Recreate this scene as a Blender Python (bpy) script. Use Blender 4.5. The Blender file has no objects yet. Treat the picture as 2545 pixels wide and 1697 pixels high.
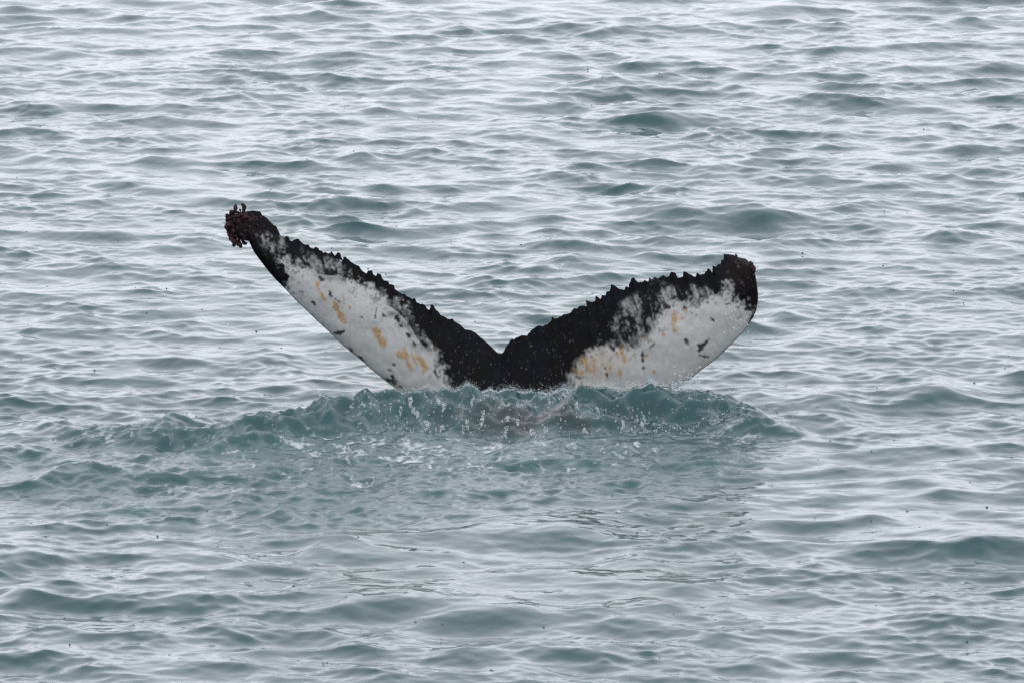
import bpy, math, random
import numpy as np
from mathutils import Vector

random.seed(7)
rng = np.random.default_rng(11)
S = bpy.context.scene
COL = S.collection

# ------------------------------------------------------------------ camera
CAM_H = 11.575            # height of the lens above the sea (m)
TILT = math.radians(9.0)  # looking down
F_PX = 20093.0            # focal length in pixels of a 2545 px wide frame
cam_d = bpy.data.cameras.new('camera')
cam = bpy.data.objects.new('camera', cam_d)
COL.objects.link(cam)
cam.location = (0, 0, CAM_H)
cam.rotation_euler = (math.pi / 2 - TILT, 0, 0)
cam_d.sensor_width = 36.0
cam_d.lens = 36.0 * F_PX / 2545.0
cam_d.clip_start = 0.5
cam_d.clip_end = 20000
S.camera = cam

# ------------------------------------------------------------------ sky, sun, exposure
SUN_EL, SUN_AZ = math.radians(42), math.radians(155)
w = bpy.data.worlds.new('World')
S.world = w
w.use_nodes = True
nt = w.node_tree
nt.nodes.clear()
N = nt.nodes.new
sky = N('ShaderNodeTexSky'); sky.sky_type = 'NISHITA'; sky.sun_disc = False
sky.sun_elevation = SUN_EL; sky.sun_rotation = SUN_AZ
sky.air_density = 1.0; sky.dust_density = 3.0; sky.ozone_density = 1.0
hs = N('ShaderNodeHueSaturation'); hs.inputs['Saturation'].default_value = 0.12
tc = N('ShaderNodeTexCoord')
mp = N('ShaderNodeMapping'); mp.inputs['Scale'].default_value = (1.0, 1.0, 3.5)
cl = N('ShaderNodeTexNoise'); cl.inputs['Scale'].default_value = 1.8; cl.inputs['Detail'].default_value = 5
cr = N('ShaderNodeValToRGB')
cr.color_ramp.elements[0].position = 0.30; cr.color_ramp.elements[0].color = (8.9, 9.15, 10.0, 1)
cr.color_ramp.elements[1].position = 0.72; cr.color_ramp.elements[1].color = (10.2, 10.45, 11.3, 1)
mx = N('ShaderNodeMix'); mx.data_type = 'RGBA'; mx.inputs['Factor'].default_value = 0.78
bg = N('ShaderNodeBackground'); bg.inputs['Strength'].default_value = 0.15
out = N('ShaderNodeOutputWorld')
L = nt.links.new
L(sky.outputs[0], hs.inputs['Color']); L(hs.outputs[0], mx.inputs['A'])
L(tc.outputs['Generated'], mp.inputs[0]); L(mp.outputs[0], cl.inputs['Vector'])
L(cl.outputs['Fac'], cr.inputs[0]); L(cr.outputs[0], mx.inputs['B'])
L(mx.outputs['Result'], bg.inputs['Color']); L(bg.outputs[0], out.inputs['Surface'])

sd = bpy.data.lights.new('sun', 'SUN'); sd.energy = 0.5; sd.angle = math.radians(40); sd.color = (1, 0.97, 0.93)
sun = bpy.data.objects.new('sun', sd); COL.objects.link(sun)
sun.rotation_euler = (math.pi / 2 - SUN_EL, 0, math.pi - SUN_AZ)
S.view_settings.view_transform = 'Standard'
S.view_settings.look = 'None'
S.view_settings.gamma = 1.0
S.view_settings.use_curve_mapping = False
S.view_settings.exposure = 0.30
S.cycles.max_bounces = 8
S.cycles.caustics_reflective = False
S.cycles.caustics_refractive = False


# ------------------------------------------------------------------ helpers
ct, st = math.cos(TILT), math.sin(TILT)

def ray(px, py):
    """direction of sight of a photo pixel, per metre of ground distance"""
    u = (np.asarray(px, float) - 1272.5) / F_PX
    v = (848.5 - np.asarray(py, float)) / F_PX
    dx, dy, dz = u, ct + v * st, -st + v * ct
    return dx / dy, dz / dy

def at(px, py, Y):
    """point at ground distance Y"""
    a, b = ray(px, py)
    return a * Y, Y + 0 * a, CAM_H + b * Y

def sea(px, py, z=0.0):
    """point of the sea level"""
    a, b = ray(px, py)
    Y = (z - CAM_H) / b
    return a * Y, Y

def smooth(a, b, x):
    t = np.clip((x - a) / (b - a), 0, 1)
    return t * t * (3 - 2 * t)

def vnoise(x, y, seed):
    xi = np.floor(x).astype(np.int64); yi = np.floor(y).astype(np.int64)
    fx = x - xi; fy = y - yi
    fx = fx * fx * fx * (fx * (fx * 6 - 15) + 10); fy = fy * fy * fy * (fy * (fy * 6 - 15) + 10)
    def h(a, b):
        n = (a * 374761393 + b * 668265263 + seed * 974634777) & 0xffffffff
        n = ((n ^ (n >> 13)) * 1274126177) & 0xffffffff
        n = n ^ (n >> 16)
        return (n & 0xffff) / 65535.0
    a, b, c, d = h(xi, yi), h(xi + 1, yi), h(xi, yi + 1), h(xi + 1, yi + 1)
    return (a + (b - a) * fx) + ((c + (d - c) * fx) - (a + (b - a) * fx)) * fy

def fbm(x, y, seed, octaves=4, gain=0.5):
    """-1..1"""
    s = 0; amp = 1; tot = 0
    for o in range(octaves):
        s = s + amp * (vnoise(x, y, seed + o * 17) * 2 - 1)
        tot += amp; amp *= gain
        x, y = x * 1.93 * 0.8 - y * 1.93 * 0.6 + 5.2, x * 1.93 * 0.6 + y * 1.93 * 0.8 + 1.7
    return s / tot * 1.6

def grid_mesh(name, P, attrs=None, mask=None):
    """P: rows x cols x 3 -> quad mesh"""
    R, C = P.shape[:2]
    idx = np.arange(R * C).reshape(R, C)
    q = np.stack([idx[:-1, :-1], idx[:-1, 1:], idx[1:, 1:], idx[1:, :-1]], -1).reshape(-1, 4)
    V = P.reshape(-1, 3)
    if mask is not None:
        q = q[mask.reshape(-1)]
        used = np.unique(q)
        remap = np.zeros(R * C, np.int64); remap[used] = np.arange(len(used))
        q = remap[q]; V = V[used]
        attrs = {k: a.reshape(R * C, -1)[used] for k, a in (attrs or {}).items()}
    return raw_mesh(name, V, q, attrs)

def raw_mesh(name, V, F, attrs=None):
    me = bpy.data.meshes.new(name)
    n = F.shape[1]
    me.vertices.add(len(V)); me.vertices.foreach_set('co', np.ascontiguousarray(V, np.float32).ravel())
    me.loops.add(F.size); me.loops.foreach_set('vertex_index', np.ascontiguousarray(F, np.int32).ravel())
    me.polygons.add(len(F))
    me.polygons.foreach_set('loop_start', np.arange(0, F.size, n, dtype=np.int32))
    me.polygons.foreach_set('use_smooth', np.ones(len(F), bool))
    me.update(calc_edges=True)
    for k, a in (attrs or {}).items():
        a = np.ascontiguousarray(a, np.float32)
        if a.size == len(V):
            at_ = me.attributes.new(k, 'FLOAT', 'POINT'); at_.data.foreach_set('value', a.ravel())
        else:
            at_ = me.attributes.new(k, 'FLOAT_COLOR', 'POINT')
            c = np.ones((len(V), 4), np.float32); c[:, :3] = a.reshape(len(V), 3)
            at_.data.foreach_set('color', c.ravel())
    return me

def link(name, me, mat, parent=None, label=None, cat=None, kind=None, group=None):
    o = bpy.data.objects.new(name, me); COL.objects.link(o)
    if mat and not me.materials: me.materials.append(mat)
    if parent: o.parent = parent
    if label: o['label'] = label
    if cat: o['category'] = cat
    if kind: o['kind'] = kind
    if group: o['group'] = group
    return o

def material(name):
    m = bpy.data.materials.new(name); m.use_nodes = True
    t = m.node_tree; b = t.nodes['Principled BSDF']
    return m, t, b, t.nodes.new, t.links.new

# ------------------------------------------------------------------ materials
def water_material():
    m, t, b, N, L = material('sea water')
    b.inputs['IOR'].default_value = 1.333
    b.inputs['Roughness'].default_value = 0.06
    geo = N('ShaderNodeNewGeometry')
    at_ = N('ShaderNodeAttribute'); at_.attribute_name = 'aeration'
    deep = N('ShaderNodeMix'); deep.data_type = 'RGBA'
    deep.inputs['A'].default_value = (0.010, 0.043, 0.046, 1)
    deep.inputs['B'].default_value = (0.034, 0.088, 0.086, 1)
    L(at_.outputs['Fac'], deep.inputs['Factor'])
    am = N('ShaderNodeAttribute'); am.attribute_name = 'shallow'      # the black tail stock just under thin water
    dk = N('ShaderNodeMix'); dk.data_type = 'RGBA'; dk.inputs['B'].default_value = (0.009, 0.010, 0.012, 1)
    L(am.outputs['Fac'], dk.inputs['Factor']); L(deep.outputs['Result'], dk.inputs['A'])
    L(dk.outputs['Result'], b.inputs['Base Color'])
    # fine capillary ripples
    mp = N('ShaderNodeMapping'); mp.inputs['Scale'].default_value = (1.0, 0.75, 1.0); mp.inputs['Rotation'].default_value = (0, 0, 0.15)
    n1 = N('ShaderNodeTexNoise'); n1.inputs['Scale'].default_value = 7; n1.inputs['Detail'].default_value = 4; n1.inputs['Roughness'].default_value = 0.55
    n1.inputs['Distortion'].default_value = 0.6
    bp = N('ShaderNodeBump'); bp.inputs['Strength'].default_value = 0.3; bp.inputs['Distance'].default_value = 0.018
    L(geo.outputs['Position'], mp.inputs[0]); L(mp.outputs[0], n1.inputs['Vector'])
    L(n1.outputs['Fac'], bp.inputs['Height'])
    ar = N('ShaderNodeAttribute'); ar.attribute_name = 'churn'
    n2 = N('ShaderNodeTexNoise'); n2.inputs['Scale'].default_value = 17; n2.inputs['Detail'].default_value = 5; n2.inputs['Roughness'].default_value = 0.6
    b2 = N('ShaderNodeBump'); b2.inputs['Distance'].default_value = 0.035
    L(mp.outputs[0], n2.inputs['Vector']); L(n2.outputs['Fac'], b2.inputs['Height']); L(ar.outputs['Fac'], b2.inputs['Strength'])
    L(bp.outputs[0], b2.inputs['Normal']); L(b2.outputs[0], b.inputs['Normal'])
    ro = N('ShaderNodeMapRange'); ro.inputs['To Min'].default_value = 0.06; ro.inputs['To Max'].default_value = 0.22
    L(ar.outputs['Fac'], ro.inputs['Value']); L(ro.outputs[0], b.inputs['Roughness'])
    return m

def skin_material():
    m, t, b, N, L = material('whale skin')
    at_ = N('ShaderNodeAttribute'); at_.attribute_name = 'skin'
    geo = N('ShaderNodeNewGeometry')
    n = N('ShaderNodeTexNoise'); n.inputs['Scale'].default_value = 26; n.inputs['Detail'].default_value = 6
    r = N('ShaderNodeMapRange'); r.inputs['To Min'].default_value = 0.78; r.inputs['To Max'].default_value = 1.2
    mu = N('ShaderNodeVectorMath'); mu.operation = 'SCALE'
    L(geo.outputs['Position'], n.inputs['Vector']); L(n.outputs['Fac'], r.inputs['Value'])
    L(at_.outputs['Color'], mu.inputs[0]); L(r.outputs[0], mu.inputs['Scale'])
    L(mu.outputs[0], b.inputs['Base Color'])
    b.inputs['Roughness'].default_value = 0.5
    b.inputs['Specular IOR Level'].default_value = 0.03
    bp = N('ShaderNodeBump'); bp.inputs['Strength'].default_value = 0.25; bp.inputs['Distance'].default_value = 0.01
    L(n.outputs['Fac'], bp.inputs['Height']); L(bp.outputs[0], b.inputs['Normal'])
    return m

def foam_material():
    m, t, b, N, L = material('foam')
    geo = N('ShaderNodeNewGeometry')
    n = N('ShaderNodeTexNoise'); n.inputs['Scale'].default_value = 40; n.inputs['Detail'].default_value = 3
    c = N('ShaderNodeValToRGB')
    c.color_ramp.elements[0].position = 0.35; c.color_ramp.elements[0].color = (0.36, 0.42, 0.43, 1)
    c.color_ramp.elements[1].position = 0.65; c.color_ramp.elements[1].color = (0.62, 0.64, 0.66, 1)
    L(geo.outputs['Position'], n.inputs['Vector']); L(n.outputs['Fac'], c.inputs[0]); L(c.outputs[0], b.inputs['Base Color'])
    b.inputs['Roughness'].default_value = 0.6
    at_ = N('ShaderNodeAttribute'); at_.attribute_name = 'cover'
    L(at_.outputs['Fac'], b.inputs['Alpha'])
    return m

def plain(name, col, rough=0.5, alpha=1.0, vary=0.25, scale=60):
    m, t, b, N, L = material(name)
    geo = N('ShaderNodeNewGeometry')
    n = N('ShaderNodeTexNoise'); n.inputs['Scale'].default_value = scale; n.inputs['Detail'].default_value = 4
    c = N('ShaderNodeValToRGB')
    c.color_ramp.elements[0].position = 0.3; c.color_ramp.elements[0].color = tuple(x * (1 - vary) for x in col) + (1,)
    c.color_ramp.elements[1].position = 0.7; c.color_ramp.elements[1].color = tuple(x * (1 + vary) for x in col) + (1,)
    L(geo.outputs['Position'], n.inputs['Vector']); L(n.outputs['Fac'], c.inputs[0]); L(c.outputs[0], b.inputs['Base Color'])
    b.inputs['Roughness'].default_value = rough
    b.inputs['Alpha'].default_value = alpha
    return m

M_WATER, M_SKIN, M_FOAM = water_material(), skin_material(), foam_material()
M_SPRAY = plain('spray', (0.60, 0.64, 0.66), 0.25, 0.42)
M_VEIL = foam_material(); M_VEIL.name = 'splashed water'
for n_ in M_VEIL.node_tree.nodes:
    if n_.type == 'VALTORGB':
        n_.color_ramp.elements[0].color = (.12, .19, .19, 1); n_.color_ramp.elements[1].color = (.30, .36, .37, 1)
M_BARN = plain('barnacle', (0.020, 0.0095, 0.0115), 0.6, 1, 0.7, 30)
M_BARN.node_tree.nodes['Principled BSDF'].inputs['Specular IOR Level'].default_value = 0.12

# ------------------------------------------------------------------ the sea
LX, LY, NX, NY = 32.0, 64.0, 1280, 1600
kx = 2 * math.pi * np.fft.fftfreq(NX, LX / NX)[None, :]
ky = 2 * math.pi * np.fft.fftfreq(NY, LY / NY)[:, None]
K = np.sqrt(kx ** 2 + ky ** 2); K[0, 0] = 1e-6

def wave_field(lam_peak, lam_min, lam_max, rms, heading, spread, seed, slope=4.0):
    """short-crested wind sea: height and horizontal displacement"""
    r = np.random.default_rng(seed)
    kp = 2 * math.pi / lam_peak
    D = np.abs((kx * math.cos(heading) + ky * math.sin(heading)) / K) ** spread
    Sp = K ** (-slope) * np.exp(-1.25 * (kp / K) ** 2) * D
    Sp = Sp * (1 / (1 + np.exp(-(K - 2 * math.pi / lam_max) * 4))) * np.exp(-(K * lam_min / (2 * math.pi)) ** 4)
    A = np.sqrt(Sp) * (r.normal(size=K.shape) + 1j * r.normal(size=K.shape))
    A[0, 0] = 0
    h = np.fft.ifft2(A)
    s = rms / h.real.std()
    dx = np.fft.ifft2(1j * kx / K * A).real * s
    dy = np.fft.ifft2(1j * ky / K * A).real * s
    return h.real * s, dx, dy

HEAD = math.radians(97)
W1 = wave_field(2.1, 0.55, 7.0, 0.0150, math.radians(112), 1.5, 3)
W3 = wave_field(1.15, 0.42, 4.0, 0.0108, math.radians(58), 1.3, 8)
W2 = wave_field(0.42, 0.10, 0.7, 0.0040, math.radians(80), 1.0, 5, 3.5)

def spaced(edges_steps):
    """coordinates from (position, step) knots, linear growth in between"""
    xs = [edges_steps[0][0]]
    for (a, sa), (b, sb) in zip(edges_steps, edges_steps[1:]):
        while xs[-1] < b:
            f = (xs[-1] - a) / (b - a)
            xs.append(xs[-1] + (sa ** (1 - f)) * (sb ** f))
    return np.array(xs)

xr = spaced([(0, 0.024), (6.3, 0.024), (9, 0.06), (16, 0.25), (60, 4), (400, 60), (4000, 600)])
xs = np.concatenate([-xr[:0:-1], xr])
yf = spaced([(56, 0.034), (70, 0.036), (82, 0.05), (98, 0.07), (106, 0.12), (150, 1.5), (500, 30), (6000, 800)])
yn = 56 - (spaced([(0, 0.034), (5, 0.036), (9, 0.1), (60, 4), (400, 60), (2000, 400)]))[:0:-1]
ys = np.concatenate([yn, yf])
X, Y = np.meshgrid(xs, ys)
stepx = np.gradient(xs)[None, :]; stepy = np.gradient(ys)[:, None]
step = np.maximum(stepx, stepy) + 0 * X

def sample(F, x, y):
    u = (x / LX * NX) % NX; v = (y / LY * NY) % NY
    i = np.floor(u).astype(int); j = np.floor(v).astype(int)
    fu, fv = u - i, v - j
    i %= NX; j %= NY; i1 = (i + 1) % NX; j1 = (j + 1) % NY
    return (F[j, i] * (1 - fu) + F[j, i1] * fu) * (1 - fv) + (F[j1, i] * (1 - fu) + F[j1, i1] * fu) * fv

f1 = 1 - smooth(0.12, 0.5, step)       # a coarse far mesh carries only what it can
f2 = 1 - smooth(0.05, 0.12, step)

# the churned, slick water left round the tail
def blob(px, py, rx, ry, rot=0.0):
    """soft ellipse on the sea, given by centre and half sizes in metres"""
    cx, cy = sea(px, py)
    dx, dy = X - cx, Y - cy
    c, s = math.cos(rot), math.sin(rot)
    a, b = (dx * c + dy * s) / rx, (-dx * s + dy * c) / ry
    return np.exp(-(a * a + b * b))

near = (np.abs(X) < 8) & (Y > 54) & (Y < 78)
edge = np.zeros_like(X)
edge[near] = fbm(X[near] * 0.9, Y[near] * 0.55, 31, 4)
slick = np.clip(1.25 * blob(1420, 1165, 2.2, 2.3) + 0.9 * blob(900, 1190, 2.6, 1.6) + 0.6 * blob(1350, 1420, 2.2, 2.2) + 0.35 * edge * blob(1300, 1180, 3.5, 4), 0, 1)
slick = smooth(0.25, 0.75, slick)
turb = np.clip(1.3 * blob(1080, 1145, 2.1, 1.8) + 1.1 * blob(420, 1160, 1.9, 2.0) + .8 * blob(700, 1260, 1.7, 1.5) + 0.75 * blob(1560, 1140, 1.3, 1.7) + 0.55 * edge * blob(1000, 1120, 3.4, 2.5), 0, 1)
turb = smooth(0.12, 1.0, turb)

def patchy(seed, lo, hi, fxq, fyq):
    e = np.full_like(X, 0.5 * (lo + hi)); q = step < 0.6
    e[q] = lo + (hi - lo) * np.clip(0.5 + 0.6 * fbm(X[q] * fxq, Y[q] * fyq, seed, 3), 0, 1)
    return e
e1, e2, e3 = patchy(201, .55, 1.5, .8, .4), patchy(211, .4, 1.6, .9, .6), patchy(221, .5, 1.5, .8, .4)
k1, k3, k2 = f1 * e1 * (1 - 0.55 * slick), f1 * e3 * (1 - 0.55 * slick), f2 * e2 * (1 - 0.2 * slick)
H, DX, DY = (sample(W1[q], X, Y) * k1 + sample(W3[q], X, Y) * k3 + sample(W2[q], X, Y) * k2 for q in (0, 1, 2))

# single larger waves: crest position, half width (m), height, half length, skew
def crest(px, py, wx, h, wy=0.36, skew=0.0):
    global H
    h = h * 0.85
    cx, cy = sea(px, py)
    sel = (np.abs(X - cx) < wx * 3.2) & (np.abs(Y - cy) < wy * 4.5)
    dx = X[sel] - cx; dy = Y[sel] - cy - skew * dx
    g = np.where(dy < 0, np.exp(-(dy / (wy * 0.8)) ** 2), np.exp(-(dy / (wy * 1.6)) ** 2))
    g = g - 0.35 * np.exp(-((dy + wy * 1.9) / (wy * 0.9)) ** 2)
    H[sel] += h * np.exp(-np.abs(dx / wx) ** 1.7) * g

for c in [
    (1655, 303, .50, .115), (1893, 546, .36, .125), (2342, 590, .38, .11), (1536, 205, .42, .08), (1937, 35, .35, .09),
    (638, 400, .24, .075), (909, 395, .22, .08), (2380, 373, .34, .085), (2120, 257, .60, .07), (108, 265, .5, .07),
    (325, 460, .38, .06), (844, 140, .5, .055), (898, 503, .5, .06), (1666, 541, .42, .085), (2326, 985, .3, .10),
    (216, 1185, .62, .12, .5, .1), (1407, 1331, .5, .085, .4, -.3), (2440, 1363, .85, .13, .55, -.25), (974, 1499, .42, .075),
    (465, 1499, .42, .08), (866, 1374, .34, .06), (1222, 1531, .36, .06), (86, 1493, .34, .08), (1500, 1620, .7, .05),
    (2304, 1553, .42, .06), (40, 1390, .4, .07), (2080, 1010, .3, .06), (1730, 640, .5, .04), (430, 1085, .26, .16, .34),
]:
    crest(*c)

# the ridge of water pushed up in front of the tail, lower towards the left
Y0 = 70.0
ridx = np.array([-4.6, -4.1, -3.6, -3.0, -2.6, -2.2, -1.7, -1.1, -0.6, 0.0, 0.6, 1.2, 1.7, 2.05, 2.3, 2.6])
rid_py = np.array([1075, 1062, 1068, 1070, 1072, 1056, 1018, 985, 972, 968, 974, 966, 985, 1018, 1055, 1085])
rid_h = np.array([0, .03, .07, .09, .10, .13, .18, .22, .24, .25, .24, .23, .19, .13, .06, 0])
rxx = np.clip(X, -4.6, 2.6)
rh = np.interp(rxx, ridx, rid_h)
pyc = np.interp(rxx, ridx, rid_py)
_, b_ = ray(1272.5, pyc)
yc = (rh - CAM_H) / b_                      # crest line on the ground
yc = np.minimum(yc, Y0 - 0.16 + 0 * yc)
m = (X > -4.6) & (X < 2.6) & (np.abs(Y - Y0) < 6)
dy = (Y - yc)[m]
lump = fbm(X[m] * 2.2, Y[m] * 1.6, 77, 4)
lump2 = fbm(X[m] * 6.5, Y[m] * 5, 99, 4)
prof = np.where(dy < 0, np.exp(-(np.abs(dy) / (0.42 + 0.18 * np.clip(lump, -1, 1) + .05 * lump2)) ** 2.2), np.exp(-(dy / 0.55) ** 2))
ridge = np.zeros_like(X)
ridge[m] = prof
wl_ = 1 - 2 * np.abs(fbm(X[m] * 3.0 + .4 * Y[m], Y[m] * 4.2, 103, 4, .6))       # small broken wavelets on its face
H[m] = H[m] * (1 - 0.4 * prof) + rh[m] * prof * (1 + 0.26 * lump + 0.16 * lump2) + prof * np.clip(rh[m] / .12, 0, 1) * 0.045 * wl_
RIDGE = np.zeros_like(X); RIDGE[m] = prof * np.clip(rh[m] / 0.15, 0, 1)
# ripples spreading from the tail in wide arcs
rx_, ry_ = X - 0.4, Y - 69.6
rr_ = np.hypot(rx_, ry_ * 1.15)
arc = (rr_ > 1.5) & (rr_ < 11) & (Y < 69.3) & (step < 0.1)
ph = rr_[arc] + 0.25 * fbm(X[arc] * .5, Y[arc] * .5, 51, 3)
am = smooth(2.0, 3.5, rr_[arc]) * (1 - smooth(6, 10, rr_[arc])) * np.clip(0.5 + 0.8 * fbm(X[arc] * .6, Y[arc] * .45, 53, 3), 0, 1.2)
H[arc] += am * (0.008 * np.sin(ph * 2 * math.pi / 0.62) + 0.0010 * np.sin(ph * 2 * math.pi / 0.2))
# choppy little lumps in the churned water
chop = 1 - 2 * np.abs(fbm(X[near] * 1.7 - Y[near] * .35, Y[near] * 1.9 + X[near] * .2, 41, 5, .56))
H[near] += turb[near] * (0.033 * chop + 0.009 * fbm(X[near] * 7, Y[near] * 5, 43, 3))
H[near] += RIDGE[near] * (0.020 * fbm(X[near] * 6, Y[near] * 5, 45, 3) + 0.010 * fbm(X[near] * 13, Y[near] * 10, 47, 2))

CHOP = 1.35
P = np.stack([X + CHOP * DX * (1 - RIDGE), Y + CHOP * DY * (1 - RIDGE), H], -1)
aer = np.clip(turb * 0.4 * (1 - RIDGE) + 0.08 * RIDGE, 0, 1) * np.clip(0.6 + 0.5 * edge, 0, 1)
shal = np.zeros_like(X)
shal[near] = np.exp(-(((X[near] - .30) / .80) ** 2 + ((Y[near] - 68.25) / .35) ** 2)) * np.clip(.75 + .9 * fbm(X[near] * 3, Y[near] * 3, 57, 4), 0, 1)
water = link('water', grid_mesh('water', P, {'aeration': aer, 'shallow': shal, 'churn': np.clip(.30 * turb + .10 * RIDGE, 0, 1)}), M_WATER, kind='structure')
water['label'] = 'grey green choppy sea under an overcast sky'

# ------------------------------------------------------------------ the whale
def curve(pts, ox, oy, sc=2.8):
    p = np.array(pts, float); return np.stack([ox + p[:, 0] / sc, oy + p[:, 1] / sc], -1)

def resample(c, n=None, s=None):
    d = np.concatenate([[0], np.cumsum(np.hypot(*np.diff(c, axis=0).T))])
    q = np.linspace(0, d[-1], n) if s is None else s * d[-1]
    return np.stack([np.interp(q, d, c[:, 0]), np.interp(q, d, c[:, 1])], -1)

def soften(c, k):
    ker = np.exp(-np.linspace(-2, 2, 2 * k + 1) ** 2); ker /= ker.sum()
    o = c.copy()
    for a in (0, 1):
        e = np.concatenate([2 * c[0, a] - c[k:0:-1, a], c[:, a], 2 * c[-1, a] - c[-2:-k - 2:-1, a]])
        o[:, a] = np.convolve(e, ker, 'valid')
    return o

LT = curve([(122, 240), (132, 190), (170, 150), (225, 135), (260, 130), (290, 128), (350, 140), (400, 175), (440, 215), (480, 260), (500, 300), (520, 312), (545, 312), (560, 335), (575, 340), (590, 330), (605, 322), (625, 330), (645, 345), (665, 370), (690, 372), (705, 380), (725, 387), (740, 375), (760, 385), (770, 405), (790, 415), (810, 412), (825, 420), (840, 434), (845, 418), (860, 420), (875, 436), (890, 420), (905, 435), (915, 455), (930, 467), (935, 446), (950, 446), (970, 470), (980, 490), (1000, 500), (1030, 505), (1050, 525), (1070, 545), (1095, 560), (1105, 543), (1130, 548), (1140, 570), (1160, 577), (1170, 560), (1195, 568), (1205, 595), (1225, 615), (1250, 642), (1280, 645), (1290, 665), (1320, 690), (1350, 710), (1380, 730), (1410, 747), (1425, 736), (1440, 758), (1465, 770), (1495, 790), (1530, 812), (1545, 786), (1560, 795), (1575, 820), (1600, 840), (1640, 872), (1680, 878), (1690, 872), (1710, 895), (1745, 915), (1780, 947), (1820, 955), (1850, 970), (1890, 1005), (1940, 1045), (1980, 1085), (2010, 1112), (2038, 1118)], 520, 480)
LL = curve([(122, 240), (132, 285), (165, 312), (220, 325), (245, 330), (275, 335), (290, 368), (310, 410), (350, 465), (400, 530), (450, 590), (500, 640), (540, 680), (600, 745), (680, 820), (740, 880), (800, 935), (860, 990), (920, 1050), (980, 1100), (1040, 1145), (1100, 1200), (1160, 1250), (1220, 1300), (1290, 1355), (1340, 1392), (1450, 1480), (1580, 1570), (1700, 1680), (1780, 1850), (2038, 1950)], 520, 480)
RT = curve([(128, 838), (145, 820), (160, 790), (185, 755), (203, 730), (215, 742), (235, 725), (270, 710), (310, 710), (335, 685), (360, 670), (390, 655), (420, 650), (450, 632), (475, 610), (485, 593), (505, 600), (530, 592), (560, 565), (590, 560), (620, 552), (640, 530), (670, 518), (700, 515), (725, 505), (718, 466), (735, 472), (760, 478), (785, 470), (795, 448), (820, 458), (830, 430), (855, 438), (865, 420), (893, 410), (898, 362), (915, 366), (940, 385), (985, 393), (995, 368), (1020, 378), (1040, 325), (1055, 320), (1080, 340), (1110, 352), (1125, 326), (1150, 337), (1160, 310), (1180, 330), (1200, 308), (1225, 322), (1240, 312), (1255, 293), (1275, 305), (1300, 307), (1315, 278), (1335, 283), (1355, 307), (1395, 310), (1405, 275), (1425, 283), (1450, 298), (1480, 302), (1490, 275), (1515, 288), (1540, 282), (1570, 250), (1585, 256), (1595, 279), (1600, 228), (1620, 232), (1640, 215), (1655, 215), (1660, 190), (1675, 185), (1680, 150), (1700, 148), (1740, 150), (1780, 168), (1830, 180), (1860, 205), (1882, 235)], 1200, 580)
RL = curve([(128, 1660), (470, 1580), (600, 1480), (800, 1370), (1000, 1270), (1200, 1180), (1330, 1095), (1380, 1060), (1440, 1015), (1500, 965), (1560, 920), (1620, 875), (1680, 820), (1740, 760), (1800, 700), (1850, 635), (1885, 580), (1905, 530), (1915, 470), (1916, 420), (1907, 350), (1897, 290), (1882, 235)], 1200, 580)

NS, NT = 620, 110          # stations per lobe, points across
def lobe(T, Lc):
    s = np.linspace(0, 1, NS)
    fine = resample(T, s=s); base = soften(fine, 16); lead = resample(Lc, s=s)
    d = np.gradient(base, axis=0); nrm = np.stack([d[:, 1], -d[:, 0]], -1)
    nrm /= np.hypot(*nrm.T)[:, None] + 1e-9
    nrm *= np.where(nrm[:, 1] > 0, -1, 1)[:, None]
    q = s * 62
    kn = np.maximum(0, fbm(q, q * 0 + len(T), 401, 2)) ** .6 * smooth(.03, .12, s) * smooth(.0, .25, 1 - s)
    fine = fine + nrm * (3.6 * kn)[:, None]
    return fine, base, lead
fl, bl, ll = lobe(LT, LL)
fr, br, lr = lobe(RT, RL)
fine = np.concatenate([fl, fr[1:]]); base = np.concatenate([bl, br[1:]]); lead = np.concatenate([ll, lr[1:]])
NSTA = len(fine)
sgn = np.linspace(-1, 1, NSTA)            # -1 left tip, 0 midline, 1 right tip
tt = 0.5 - 0.5 * np.cos(np.linspace(0, math.pi, NT))      # 0 leading edge, 1 trailing edge
tt = 0.6 * tt + 0.4 * np.linspace(0, 1, NT)
Q = lead[:, None, :] * (1 - tt)[None, :, None] + base[:, None, :] * tt[None, :, None]
Q = Q + 1.2 * (fine - base)[:, None, :] * smooth(0.87, 1.0, tt)[None, :, None]
PX, PY = Q[..., 0], Q[..., 1]
chord = np.hypot(*(base - lead).T)[:, None] / 283.0
a = np.abs(sgn)[:, None]
T1 = tt[None, :]
foil = 2.6 * np.sqrt(T1 + 1e-5) * (1 - T1) ** 1.1 * (1 - 0.25 * T1) / 1.18
thick = np.minimum(chord, 1.3) * 0.085 * foil * (0.55 + 0.45 * (1 - a))     # half thickness
mid = np.exp(-((PX - 1255) / 150.0) ** 2) * smooth(860, 1120, PY)
thick = thick + 0.22 * mid * np.sqrt(np.clip(T1, 0, 1) * np.clip(1 - T1, 0, 1) * 4)
thick = thick + 0.010 * np.sqrt(np.clip(1 - T1, 0, 1) * np.clip(T1 * 8, 0, 1)) + 0.0015
# camber: tips curl back from the viewer, trailing edge leans away
dep = Y0 + 0.28 * a ** 2 + 0.16 * T1 - 0.08 * np.sin(T1 * math.pi)
dep = np.where(sgn[:, None] > 0, dep - 0.10 * a ** 3, dep + 0.15 * a ** 2)
dep = dep + 0.012 * fbm(PX / 60, PY / 60, 5, 3) * smooth(0.0, 0.2, T1) * smooth(0, 0.1, 1 - T1 + 0.05)
front = np.stack(at(PX, PY, dep - thick), -1)
cen = np.stack(at(PX, PY, dep), -1)
back = cen + (cen - front)

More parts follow.
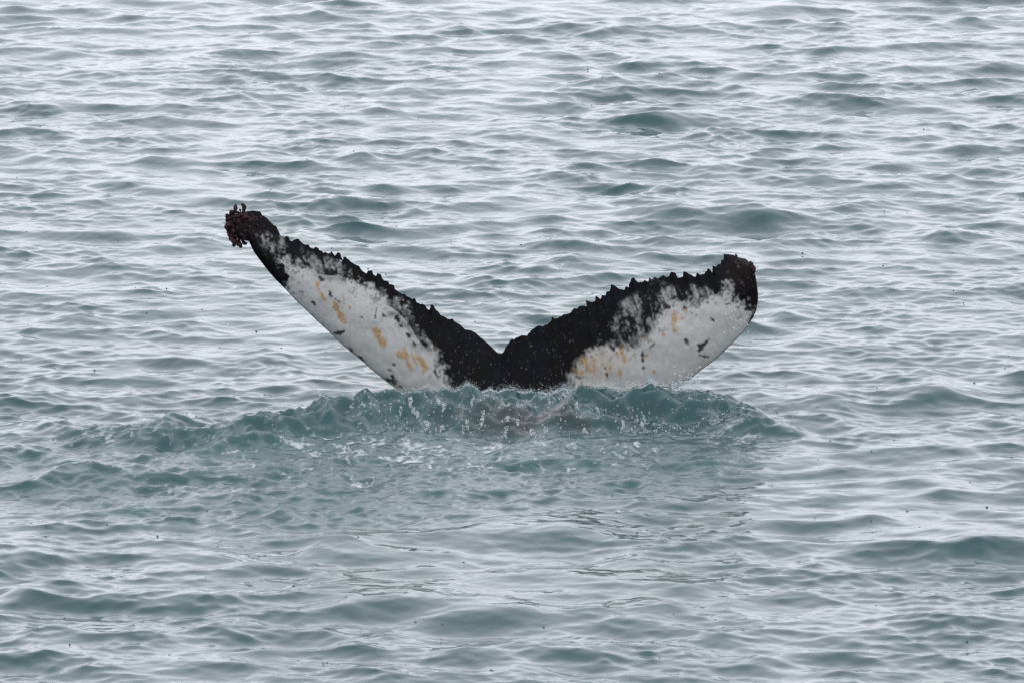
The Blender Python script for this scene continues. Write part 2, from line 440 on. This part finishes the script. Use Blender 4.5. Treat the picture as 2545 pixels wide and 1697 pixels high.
# colour of the skin
def poly_sd(px, py, poly):
    """signed distance to a polygon, positive inside"""
    d = np.full(px.shape, 1e9); ins = np.zeros(px.shape, bool)
    n = len(poly)
    for i in range(n):
        x1, y1 = poly[i]; x2, y2 = poly[(i + 1) % n]
        ex, ey = x2 - x1, y2 - y1
        t = np.clip(((px - x1) * ex + (py - y1) * ey) / (ex * ex + ey * ey + 1e-9), 0, 1)
        d = np.minimum(d, np.hypot(px - x1 - t * ex, py - y1 - t * ey))
        if y1 != y2:
            ins ^= ((y1 > py) != (y2 > py)) & (px < (x2 - x1) * (py - y1) / (y2 - y1) + x1)
    return np.where(ins, d, -d)

WL = curve([(490, 400), (530, 440), (580, 480), (640, 500), (700, 505), (760, 520), (850, 530), (910, 520), (1000, 580), (1080, 640), (1180, 690), (1260, 740), (1350, 800), (1430, 890), (1480, 980), (1540, 1050), (1600, 1120), (1610, 1200), (1640, 1300), (1660, 1400), (1720, 1700), (1300, 1700), (1200, 1420), (1000, 1250), (700, 960), (480, 720), (540, 640), (530, 560), (490, 480)], 520, 480)
WR = curve([(640, 1090), (620, 1040), (600, 990), (640, 920), (690, 860), (760, 800), (830, 762), (890, 775), (960, 765), (1040, 790), (1090, 720), (1150, 680), (1190, 600), (1240, 500), (1290, 450), (1380, 455), (1480, 485), (1560, 440), (1640, 400), (1710, 380), (1740, 440), (1790, 470), (1840, 490), (1900, 515), (1880, 600), (1900, 700), (1400, 1180), (1100, 1500), (640, 1500)], 1200, 580)
GREY = [curve([(880, 590), (1000, 500), (1160, 380), (1300, 360), (1480, 380), (1560, 430), (1480, 500), (1290, 440), (1230, 540), (1180, 680), (1060, 790), (940, 750), (880, 680)], 1200, 580),
        curve([(620, 410), (760, 440), (900, 500), (1000, 560), (940, 640), (800, 640), (720, 540), (600, 500)], 520, 480),
        curve([(370, 290), (480, 300), (520, 380), (480, 470), (380, 480), (400, 380)], 520, 480),
        curve([(1240, 720), (1400, 820), (1500, 1000), (1560, 1100), (1460, 1080), (1340, 960), (1230, 860)], 520, 480)]
n_a = fbm(PX / 46, PY / 46, 1, 5, 0.6)
n_b = fbm(PX / 13, PY / 13, 2, 4, 0.6)
n_c = fbm((PX * 0.35 + PY * 0.94) / 60, (PX * 0.94 - PY * 0.35) / 7, 3, 4)   # streaks
sdist = np.maximum(poly_sd(PX, PY, WL), poly_sd(PX, PY, WR))
n_d = fbm(PX / 5.5, PY / 5.5, 4, 2)
white = smooth(-15, 15, sdist + 14 * n_a + 12 * n_b + 5 * n_d)
# peppering near the border
pepper = smooth(0.42, 0.62, n_b + 0.25 * n_a) * (1 - smooth(8, 60, sdist)) * smooth(-10, 2, sdist)
white = white * (1 - 0.55 * pepper)
g = np.maximum.reduce([poly_sd(PX, PY, q) for q in GREY])
gm = smooth(-12, 14, g + 14 * n_a)
gval = np.clip(0.15 + 0.30 * n_b + 0.24 * n_a + 0.28 * n_c + .14 * n_d, 0.015, 0.7)
white = white * (1 - gm) + gm * np.where(sdist > 16, np.maximum(gval, 0.66 + 0.45 * n_b), gval)
white = np.clip(white, 0, 1)

def mark(ax, ay, bx, by, wdt, soft=3.0, rough=4.0):
    """worn streak from a to b, as a 0..1 cover"""
    ex, ey = bx - ax, by - ay
    t = np.clip(((PX - ax) * ex + (PY - ay) * ey) / (ex * ex + ey * ey + 1e-6), 0, 1)
    d = np.hypot(PX - ax - t * ex, PY - ay - t * ey)
    w_ = wdt * (0.55 + 0.9 * np.sin(math.pi * (0.12 + 0.76 * t)) ** 1.0) * 0.75
    return 1 - smooth(-soft, soft, d - w_ + rough * n_b)

def zl(x, y): return (520 + x / 2.8, 480 + y / 2.8)
def zr(x, y): return (1200 + x / 2.8, 580 + y / 2.8)
dark = np.zeros_like(PX)
for z, x1, y1, x2, y2, w_ in [
    (zl, 500, 500, 530, 640, 12), (zl, 520, 560, 545, 580, 9), (zl, 900, 965, 930, 968, 9), (zl, 875, 975, 900, 972, 4), (zl, 975, 1070, 1000, 1100, 7), (zl, 1040, 1135, 1080, 1165, 3),
    (zl, 625, 685, 650, 690, 4), (zl, 640, 690, 655, 725, 3), (zl, 715, 755, 740, 775, 3), (zl, 840, 690, 850, 710, 6), (zl, 770, 590, 795, 610, 7),
    (zl, 880, 740, 945, 775, 2.5), (zl, 1050, 862, 1070, 872, 4), (zl, 1150, 870, 1165, 800, 1.6), (zl, 1300, 860, 1315, 890, 6), (zl, 1335, 925, 1345, 935, 4),
    (zl, 1210, 850, 1220, 860, 3), (zl, 1245, 1225, 1290, 1250, 4), (zl, 1210, 1275, 1330, 1345, 5), (zl, 1270, 1270, 1300, 1310, 5), (zl, 1410, 1020, 1430, 1050, 5), (zl, 1380, 980, 1395, 1000, 4),
    (zl, 1500, 1050, 1520, 1060, 5), (zl, 970, 800, 985, 812, 3), (zl, 1280, 1190, 1285, 1195, 3), (zl, 1570, 1240, 1580, 1260, 5),
    (zr, 885, 775, 915, 815, 9), (zr, 1160, 800, 1195, 765, 5), (zr, 1110, 825, 1108, 850, 3), (zr, 1110, 875, 1115, 890, 4), (zr, 1120, 930, 1118, 942, 5), (zr, 1220, 545, 1245, 565, 7),
    (zr, 1265, 505, 1295, 515, 9), (zr, 1160, 480, 1125, 640, 4.5), (zr, 1500, 815, 1570, 740, 8), (zr, 1490, 775, 1530, 790, 6), (zr, 1500, 845, 1570, 858, 2.5), (zr, 660, 1000, 690, 1008, 7),
    (zr, 848, 935, 856, 940, 4), (zr, 862, 975, 866, 990, 4), (zr, 1590, 590, 1610, 615, 3), (zr, 1415, 740, 1425, 765, 3), (zr, 1695, 495, 1720, 490, 4), (zr, 1735, 470, 1745, 440, 6),
    (zr, 1830, 530, 1900, 520, 8), (zr, 1880, 560, 1840, 640, 5), (zr, 1800, 440, 1800, 480, 6), (zr, 1835, 440, 1830, 500, 6), (zr, 960, 630, 1060, 670, 7), (zr, 900, 700, 960, 660, 6), (zr, 1010, 590, 1090, 640, 6),
    (zr, 1780, 400, 1870, 430, 8), (zr, 1090, 690, 1130, 600, 4)]:
    (ax, ay), (bx, by) = z(x1, y1), z(x2, y2)
    dark = np.maximum(dark, mark(ax, ay, bx, by, w_ * 0.62))
ochre = np.zeros_like(PX)
for z, x1, y1, x2, y2, w_ in [
    (zl, 755, 625, 765, 680, 7), (zl, 775, 690, 820, 770, 8), (zl, 870, 770, 895, 820, 12), (zl, 895, 820, 940, 890, 10), (zl, 930, 710, 945, 790, 3), (zl, 1155, 950, 1175, 1010, 16), (zl, 1180, 1000, 1220, 1060, 18),
    (zl, 1350, 1075, 1365, 1150, 12), (zl, 1370, 1150, 1410, 1220, 11), (zl, 1410, 1110, 1440, 1190, 8), (zl, 1440, 1130, 1510, 1215, 14), (zl, 1320, 1110, 1345, 1140, 10), (zl, 970, 780, 985, 800, 5), (zl, 1490, 1200, 1490, 1240, 8),
    (zr, 1335, 545, 1325, 640, 11), (zr, 1328, 640, 1335, 685, 9), (zr, 1255, 685, 1260, 715, 9), (zr, 1385, 590, 1390, 600, 6), (zr, 1150, 705, 1125, 745, 7), (zr, 1100, 720, 1130, 720, 6),
    (zr, 960, 780, 965, 830, 11), (zr, 930, 820, 932, 850, 8), (zr, 690, 880, 720, 910, 18), (zr, 770, 870, 780, 960, 11), (zr, 730, 930, 745, 950, 16), (zr, 830, 900, 835, 930, 7), (zr, 885, 925, 880, 945, 7),
    (zr, 950, 950, 958, 985, 10), (zr, 865, 970, 862, 995, 7), (zr, 800, 995, 830, 985, 8), (zr, 985, 860, 985, 900, 7), (zr, 640, 950, 690, 970, 12), (zr, 1190, 950, 1195, 965, 5), (zr, 680, 1030, 690, 1035, 5), (zr, 1415, 530, 1415, 560, 4), (zr, 1150, 840, 1140, 855, 4)]:
    (ax, ay), (bx, by) = z(x1, y1), z(x2, y2)
    ochre = np.maximum(ochre, mark(ax, ay, bx, by, w_ * 0.55, 4.0, 4.5) * np.clip(0.80 + 0.25 * n_d, 0, 1))
# thin stained yellow tint where the colour spots cluster on the right
ochre = np.maximum(ochre, 0.28 * np.exp(-(((PX - 1480) / 75) ** 2 + ((PY - 905) / 40) ** 2)))
tipb = np.maximum(np.exp(-(((PX - 1838) / 42) ** 2 + ((PY - 680) / 62) ** 2) * 1.4), np.exp(-(((PX - 610) / 55) ** 2 + ((PY - 560) / 45) ** 2) * 1.2))
edge_l = 1 - smooth(0.0, 0.012, T1 + 0 * PX)                    # thin dark line along the leading edge
cw = np.array([0.288, 0.29, 0.283]); ck = np.array([0.0030, 0.0038, 0.0052]); co = np.array([0.225, 0.140, 0.055]); cbn = np.array([0.013, 0.0095, 0.0095])
blk = ck[None, None] * (1 + 0.5 * n_a[..., None] + 0.35 * n_b[..., None])
pinkish = smooth(0.35, 0.7, n_b)[..., None] * np.array([0.085, 0.062, 0.058])
blk = blk * (1 - tipb[..., None]) + tipb[..., None] * (cbn * (0.7 + 0.5 * n_a[..., None]) + 0.55 * pinkish)
speck = (smooth(1.05, 1.2, fbm(PX / 4, PY / 4, 21, 2)) * 0.07)[..., None]
blk = np.clip(blk + speck * (1 - tipb[..., None]) * smooth(700, 900, PY)[..., None], 0.004, 1)
wht = cw[None, None] * (1 + 0.03 * n_a[..., None] + 0.02 * n_b[..., None] - 0.06 * np.abs(n_c)[..., None])
wht = wht * (1 - ochre[..., None]) + ochre[..., None] * co
f = (white * (1 - 0.92 * dark) * (1 - 0.8 * edge_l))[..., None]
skin = blk * (1 - f) + wht * f
skin_back = np.broadcast_to(ck, skin.shape) * 1.0

nV = NSTA * NT
idx = np.arange(nV).reshape(NSTA, NT)
qf = np.stack([idx[:-1, :-1], idx[1:, :-1], idx[1:, 1:], idx[:-1, 1:]], -1).reshape(-1, 4)
qb = qf[:, ::-1] + nV
def strip(a_, b_): return np.stack([a_[:-1], b_[:-1], b_[1:], a_[1:]], -1)
e1 = strip(idx[:, 0], idx[:, 0] + nV)
e2 = strip(idx[:, -1] + nV, idx[:, -1])
Fw = np.concatenate([qf, qb, e1, e2])
wm = raw_mesh('humpback_whale', np.concatenate([front.reshape(-1, 3), back.reshape(-1, 3)]), Fw,
              {'skin': np.concatenate([skin.reshape(-1, 3), skin_back.reshape(-1, 3)])})
whale = link('humpback_whale', wm, M_SKIN, label='black and white whale tail with ragged trailing edge raised above the water', cat='whale')

# stalked barnacles on the left tip, acorn barnacles on the right tip
def barnacle_mesh(name, length, r0, r1, bend, seed):
    r = np.random.default_rng(seed)
    prof = [(0, r0), (0.25, r0 * 0.9), (0.55, r1 * 1.05), (0.8, r1), (0.95, r1 * 0.6), (1.0, r1 * 0.15)]
    V, F = [], []
    ns = 7
    for k, (z, rr) in enumerate(prof):
        for j in range(ns):
            an = 2 * math.pi * j / ns
            q = rr * (1 + 0.15 * r.normal())
            V.append((q * math.cos(an) + bend * z * z * length, 0.75 * q * math.sin(an), z * length))
    for k in range(len(prof) - 1):
        for j in range(ns):
            F.append((k * ns + j, k * ns + (j + 1) % ns, (k + 1) * ns + (j + 1) % ns, (k + 1) * ns + j))
    return raw_mesh(name, np.array(V), np.array(F))

stalks = [barnacle_mesh('barnacle', l, r0, r1, b, i) for i, (l, r0, r1, b) in enumerate([(.075, .017, .023, .3), (.064, .016, .024, -.3), (.082, .018, .022, .15), (.055, .019, .025, .4)])]
acorns = [barnacle_mesh('barnacle', l, r0, r1, 0, 20 + i) for i, (l, r0, r1) in enumerate([(.022, .024, .014), (.018, .019, .011), (.026, .028, .018)])]
for me in stalks + acorns: me.materials.append(M_BARN)

def stick(me, p, d, s=1.0):
    o = bpy.data.objects.new('barnacle', me); COL.objects.link(o); o.parent = whale
    o.location = p
    q = Vector(d).to_track_quat('Z', 'X'); q.rotate(Vector(d).to_track_quat('Z', 'Y').rotation_difference(q))
    o.rotation_mode = 'QUATERNION'; o.rotation_quaternion = q
    o.scale = (s, s, s)

ytip = float(dep[6, 0])
rb = random.Random(4)
tip_c = zl(215, 235)
# rim of the tip: pixel angle fan from the top round to the underside
for (x, y, ang, l) in [(205, 140, 108, 1.0), (262, 132, 92, .85), (178, 165, 140, .9), (225, 150, 120, .7), (150, 200, 165, .8), (140, 232, 190, .9), (150, 262, 205, .8), (165, 285, 222, 1.0), (170, 305, 238, 1.15), (200, 318, 255, .9), (225, 322, 262, 1.1), (250, 325, 278, .8), (160, 180, 152, .75), (148, 245, 178, .7), (190, 300, 240, .8), (240, 135, 70, .6), (145, 215, 170, 1.0), (150, 275, 212, .9), (160, 295, 230, 1.0), (150, 185, 150, .9), (165, 160, 130, .9), (142, 250, 196, .8), (190, 148, 118, .8), (212, 325, 262, .9), (155, 230, 185, 1.1)]:
    px, py = zl(x - 22, y)
    p = at(px, py, ytip + rb.uniform(-.05, .04))
    a_ = math.radians(ang)
    stick(rb.choice(stalks), p, (math.cos(a_), rb.uniform(-.5, .2), math.sin(a_)), l * rb.uniform(.85, 1.2))
for k in range(34):
    a_ = rb.uniform(0, 2 * math.pi); rr = math.sqrt(rb.random())
    px, py = zl(178 + 68 * rr * math.cos(a_), 230 + 82 * rr * math.sin(a_))
    p = at(px, py, ytip - .035)
    stick(rb.choice(stalks), p, (rb.uniform(-.9, .1) + .5 * math.cos(a_), -1.0, rb.uniform(-.6, .3) - .5 * math.sin(a_)), rb.uniform(.7, 1.1))
# acorn barnacles: stuck on the skin of the right tip and along the left tip's neck
FP = front.reshape(-1, 3)
cand = [i for i in np.flatnonzero((tipb.reshape(-1) > 0.35))]
rb.shuffle(cand)
for i in cand[:70]:
    stick(rb.choice(acorns), FP[i] + np.array([0, 0.004, 0]), (rb.uniform(-.3, .3), -1, rb.uniform(-.1, .5)), rb.uniform(.5, 1.0))

# ------------------------------------------------------------------ foam
def refine(A, k):
    R, C = A.shape[:2]
    i = np.linspace(0, R - 1, (R - 1) * k + 1); j = np.linspace(0, C - 1, (C - 1) * k + 1)
    i0 = np.minimum(i.astype(int), R - 2); j0 = np.minimum(j.astype(int), C - 2)
    fi = (i - i0)[:, None]; fj = (j - j0)[None, :]
    if A.ndim == 3: fi, fj = fi[..., None], fj[..., None]
    B = A[i0][:, j0] * (1 - fi) * (1 - fj) + A[i0][:, j0 + 1] * (1 - fi) * fj + A[i0 + 1][:, j0] * fi * (1 - fj) + A[i0 + 1][:, j0 + 1] * fi * fj
    return B

ri = (ys > 63.5) & (ys < 71); ci = (xs > -4.8) & (xs < 3)
Pf = refine(P[ri][:, ci], 3)
fx, fy = Pf[..., 0], Pf[..., 1]
def fb(px, py, rx, ry):
    cx, cy = sea(px, py); return np.exp(-(((fx - cx) / rx) ** 2 + ((fy - cy) / ry) ** 2))
dens = (.9 * fb(1090, 1125, .6, .5) + .8 * fb(1010, 1105, .5, .3) + .9 * fb(1150, 1160, .45, .35) + .75 * fb(880, 1125, .8, .4) + .7 * fb(930, 1195, .6, .35)
        + .7 * fb(330, 1090, .9, .5) + .6 * fb(720, 1165, .5, .4) + .45 * fb(1500, 1150, .9, .6) + .55 * fb(1350, 1110, 1.6, .4) + .6 * fb(620, 1110, .6, .5)
        + .5 * fb(1850, 1080, .5, .5) + .4 * fb(450, 1220, 1.0, .6))
crestd = refine(RIDGE[ri][:, ci], 3)
dens = np.clip(dens, 0, 1) * (1 - 0.75 * smooth(.25, .7, crestd))
fz = Pf[..., 2]
warp = .35 * fbm(fx * 4, fy * 3, 62, 2)
lace = np.maximum(1 - np.abs(fbm(fx * 2.6 + warp, fy * 1.5, 61, 5, .6)), .93 - np.abs(fbm(fx * 6.5 + warp, fy * 3.5, 63, 4, .6)))          # thin winding bands
lace2 = fbm(fx * 19, fy * 9, 67, 4, .6)
val = dens * 0.55 + (lace - 0.80) * 2.2 + 0.55 * lace2
cover = smooth(0.45, 1.35, val) * smooth(0.10, 0.4, dens) * .66
# bubbles and spatter over the face of the ridge
spat = smooth(.80, 1.25, fbm(fx * 34, fy * 17 + fz * 30, 71, 3) + .5 * fbm(fx * 2.5, fy * 2, 73, 3)) * smooth(.3, .8, crestd)
cover = np.maximum(cover, .38 * spat)
Pf = Pf + np.array([0, 0, 0.006])
mk = np.maximum.reduce([cover[:-1, :-1], cover[1:, :-1], cover[:-1, 1:], cover[1:, 1:]]) > 0.04
foam = link('foam', grid_mesh('foam', Pf, {'cover': cover}, mk), M_FOAM, kind='stuff', label='thin white foam laced over the churned water before the tail', cat='foam')

# ------------------------------------------------------------------ spray thrown up round the tail
ico_v = []
g_ = (1 + 5 ** .5) / 2
for s1 in (-1, 1):
    for s2 in (-1, 1):
        ico_v += [(0, s1, s2 * g_), (s1, s2 * g_, 0), (s2 * g_, 0, s1)]
ico_v = np.array(ico_v) / math.hypot(1, g_)
ico_f = []
for i in range(12):
    for j in range(i + 1, 12):
        for k in range(j + 1, 12):
            d = [np.linalg.norm(ico_v[a_] - ico_v[b__]) for a_, b__ in ((i, j), (j, k), (i, k))]
            if max(d) < 1.2:
                nrm = np.cross(ico_v[j] - ico_v[i], ico_v[k] - ico_v[i])
                ico_f.append((i, j, k) if nrm @ ico_v[i] > 0 else (i, k, j))
ico_f = np.array(ico_f)

def droplets(name, pos, rad, stretch):
    n = len(pos)
    sc = np.stack([rad, rad, rad * stretch], -1)
    V = (ico_v[None] * sc[:, None, :] + pos[:, None, :]).reshape(-1, 3)
    F = (ico_f[None] + 12 * np.arange(n)[:, None, None]).reshape(-1, 3)
    return raw_mesh(name, V, F)

def water_z(x, y):
    i = np.clip(np.searchsorted(ys, y), 1, len(ys) - 1); j = np.clip(np.searchsorted(xs, x), 1, len(xs) - 1)
    return H[i, j]

ps, rs, ss = [], [], []
def emit(n, pxr, yr, zfun, rmin, rmax, st_=(1, 1.6)):
    px = rng.uniform(*pxr, n); yy = rng.uniform(*yr, n)
    x = (px - 1272.5) / F_PX * 71
    z = water_z(x, yy) + zfun(n)
    ps.append(np.stack([x, yy, z], -1)); rs.append(rmin + (rmax - rmin) * rng.random(n) ** 3); ss.append(rng.uniform(*st_, n))
jn = (ys > 67.9) & (ys < 69.6)
HC = (H[jn] + (.1635 * (ys[jn] - 68.9))[:, None]).max(0)      # as it stands against the line of sight
def lift(y): return -.1635 * (y - 68.9)
#                                  # height of the ridge's crest along x
def emit_crest(n, pxr, yr, kz, rmin, rmax, st_=(1, 1.8)):
    px = rng.uniform(*pxr, n); yy = rng.uniform(*yr, n)
    x = (px - 1272.5) / F_PX * 71
    puff = np.clip(.6 + 1.1 * fbm(x * 3.2, x * 0 + 3.3, 301, 3), .1, 2)
    z = np.interp(x, xs, HC) + lift(yy) - .02 + rng.exponential(kz, n) * puff
    ps.append(np.stack([x, yy, z], -1)); rs.append(rmin + (rmax - rmin) * rng.random(n) ** 3); ss.append(rng.uniform(*st_, n))
ex = lambda k: (lambda n: rng.exponential(k, n))
emit_crest(3800, (935, 1715), (68.5, 69.3), .022, .0015, .0036)
emit_crest(1800, (1480, 1715), (68.9, 69.6), .035, .0015, .0038)
emit_crest(900, (1640, 1745), (69.3, 70.0), .06, .002, .007)
emit(90, (930, 1720), (69.55, 69.85), ex(.03), .003, .008, (1, 2))
emit(1300, (900, 1800), (67.8, 68.7), ex(.016), .002, .0065, (1, 2.5))
emit(1500, (1640, 1740), (69.5, 70.3), ex(.05), .002, .007, (1, 2))
emit(900, (880, 1010), (69.3, 69.9), ex(.03), .002, .005, (1, 2))
emit(200, (300, 980), (68.2, 69.4), ex(.02), .003, .009)
emit(150, (1740, 1960), (68.6, 69.6), ex(.03), .003, .009)
for c in rng.uniform(1000, 1700, 26):                               # little jets
    yy = rng.uniform(67.9, 68.5); n = 26
    x = (c - 1272.5) / F_PX * 71 + rng.normal(0, .008, n); z = water_z(x, x * 0 + yy) + rng.uniform(0, .09, n) * rng.uniform(.5, 1)
    ps.append(np.stack([x, x * 0 + yy, z], -1)); rs.append(rng.uniform(.0025, .0060, n)); ss.append(rng.uniform(1, 2.2, n))
def drip(n, px0, px1, py0, py1, Yd, rmin, rmax):
    px = rng.uniform(px0, px1, n); py = rng.uniform(py0, py1, n)
    ps.append(np.stack(at(px, py, Yd + rng.uniform(-.1, .1, n)), -1)); rs.append(rmin + (rmax - rmin) * rng.random(n) ** 2); ss.append(rng.uniform(1, 2, n))
drip(60, 562, 640, 690, 1040, 70.3, .0035, .0068)
drip(22, 380, 620, 1000, 1080, 70.0, .003, .006)
drip(30, 1800, 1860, 760, 830, 70.0, .003, .0065)
spray = link('spray', droplets('spray', np.concatenate(ps), np.concatenate(rs), np.concatenate(ss)), M_SPRAY, kind='stuff',
             label='fine white spray and falling drops around the raised tail', cat='spray')

# thin veil of water climbing the foot of the tail
vx = np.linspace(-1.24, 1.68, 420)[None, :]; vt = np.linspace(0, 1, 26)[:, None]
vh = (.035 + .085 * np.exp(-((vx - 1.05) / .38) ** 2) + .03 * np.exp(-((vx + 1.0) / .25) ** 2)) * np.clip(1 + .9 * fbm(vx * 4, vx * 0 + 1.5, 311, 4), .2, 2)
vz = np.interp(vx[0], xs, HC)[None, :] + lift(69.74) - .05 + vt * (vh + .05)
vy = 69.74 + .05 * vt + .03 * fbm(vx * 6 + 0 * vt, vt * 2 + 0 * vx, 313, 3)
vc = (1 - vt) ** .8 * np.clip(.42 + .75 * fbm(vx * 9 + 0 * vt, vt * 2.2 + vx * 2, 315, 4), 0, 1) * smooth(0, .12, (vx + 1.24) / 2.92) * smooth(0, .08, (1.68 - vx) / 2.92)
veil = link('splash', grid_mesh('splash', np.stack([vx + 0 * vt, vy, vz], -1), {'cover': .8 * vc}), M_VEIL, kind='stuff', label='thin veil of grey water splashing up the foot of the tail', cat='splash')

# ------------------------------------------------------------------ marks of falling rain on the sea
vv, ff = [], []
base_n = 0
for k in range(190):
    px, py = rng.uniform(-200, 2745), 1740 * rng.random() ** 0.75 - 20
    x, y = sea(px, py)
    if abs(y - 69.4) < 0.7 and abs(x) < 2.6: continue
    i = int(np.clip(np.searchsorted(ys, y), 1, len(ys) - 1)); j = int(np.clip(np.searchsorted(xs, x), 1, len(xs) - 1))
    c = P[i, j]
    r0 = rng.uniform(.006, .011); hh = r0 * rng.uniform(.4, 1.0)
    rings = [(r0 * 1.6, -.004), (r0 * 0.8, hh * .55), (r0 * 0.35, hh), (0.001, hh * 1.1)]
    for rr, z in rings:
        for q in range(8):
            an = q * math.pi / 4
            vv.append((c[0] + rr * math.cos(an), c[1] + rr * math.sin(an), c[2] + z))
    for b_i in range(3):
        for q in range(8):
            ff.append((base_n + b_i * 8 + q, base_n + b_i * 8 + (q + 1) % 8, base_n + (b_i + 1) * 8 + (q + 1) % 8, base_n + (b_i + 1) * 8 + q))
    base_n += 32
rain = link('rain_splash', raw_mesh('rain_splash', np.array(vv), np.array(ff)), M_WATER, kind='stuff', label='tiny dark splashes of raindrops dotted over the sea', cat='splash')
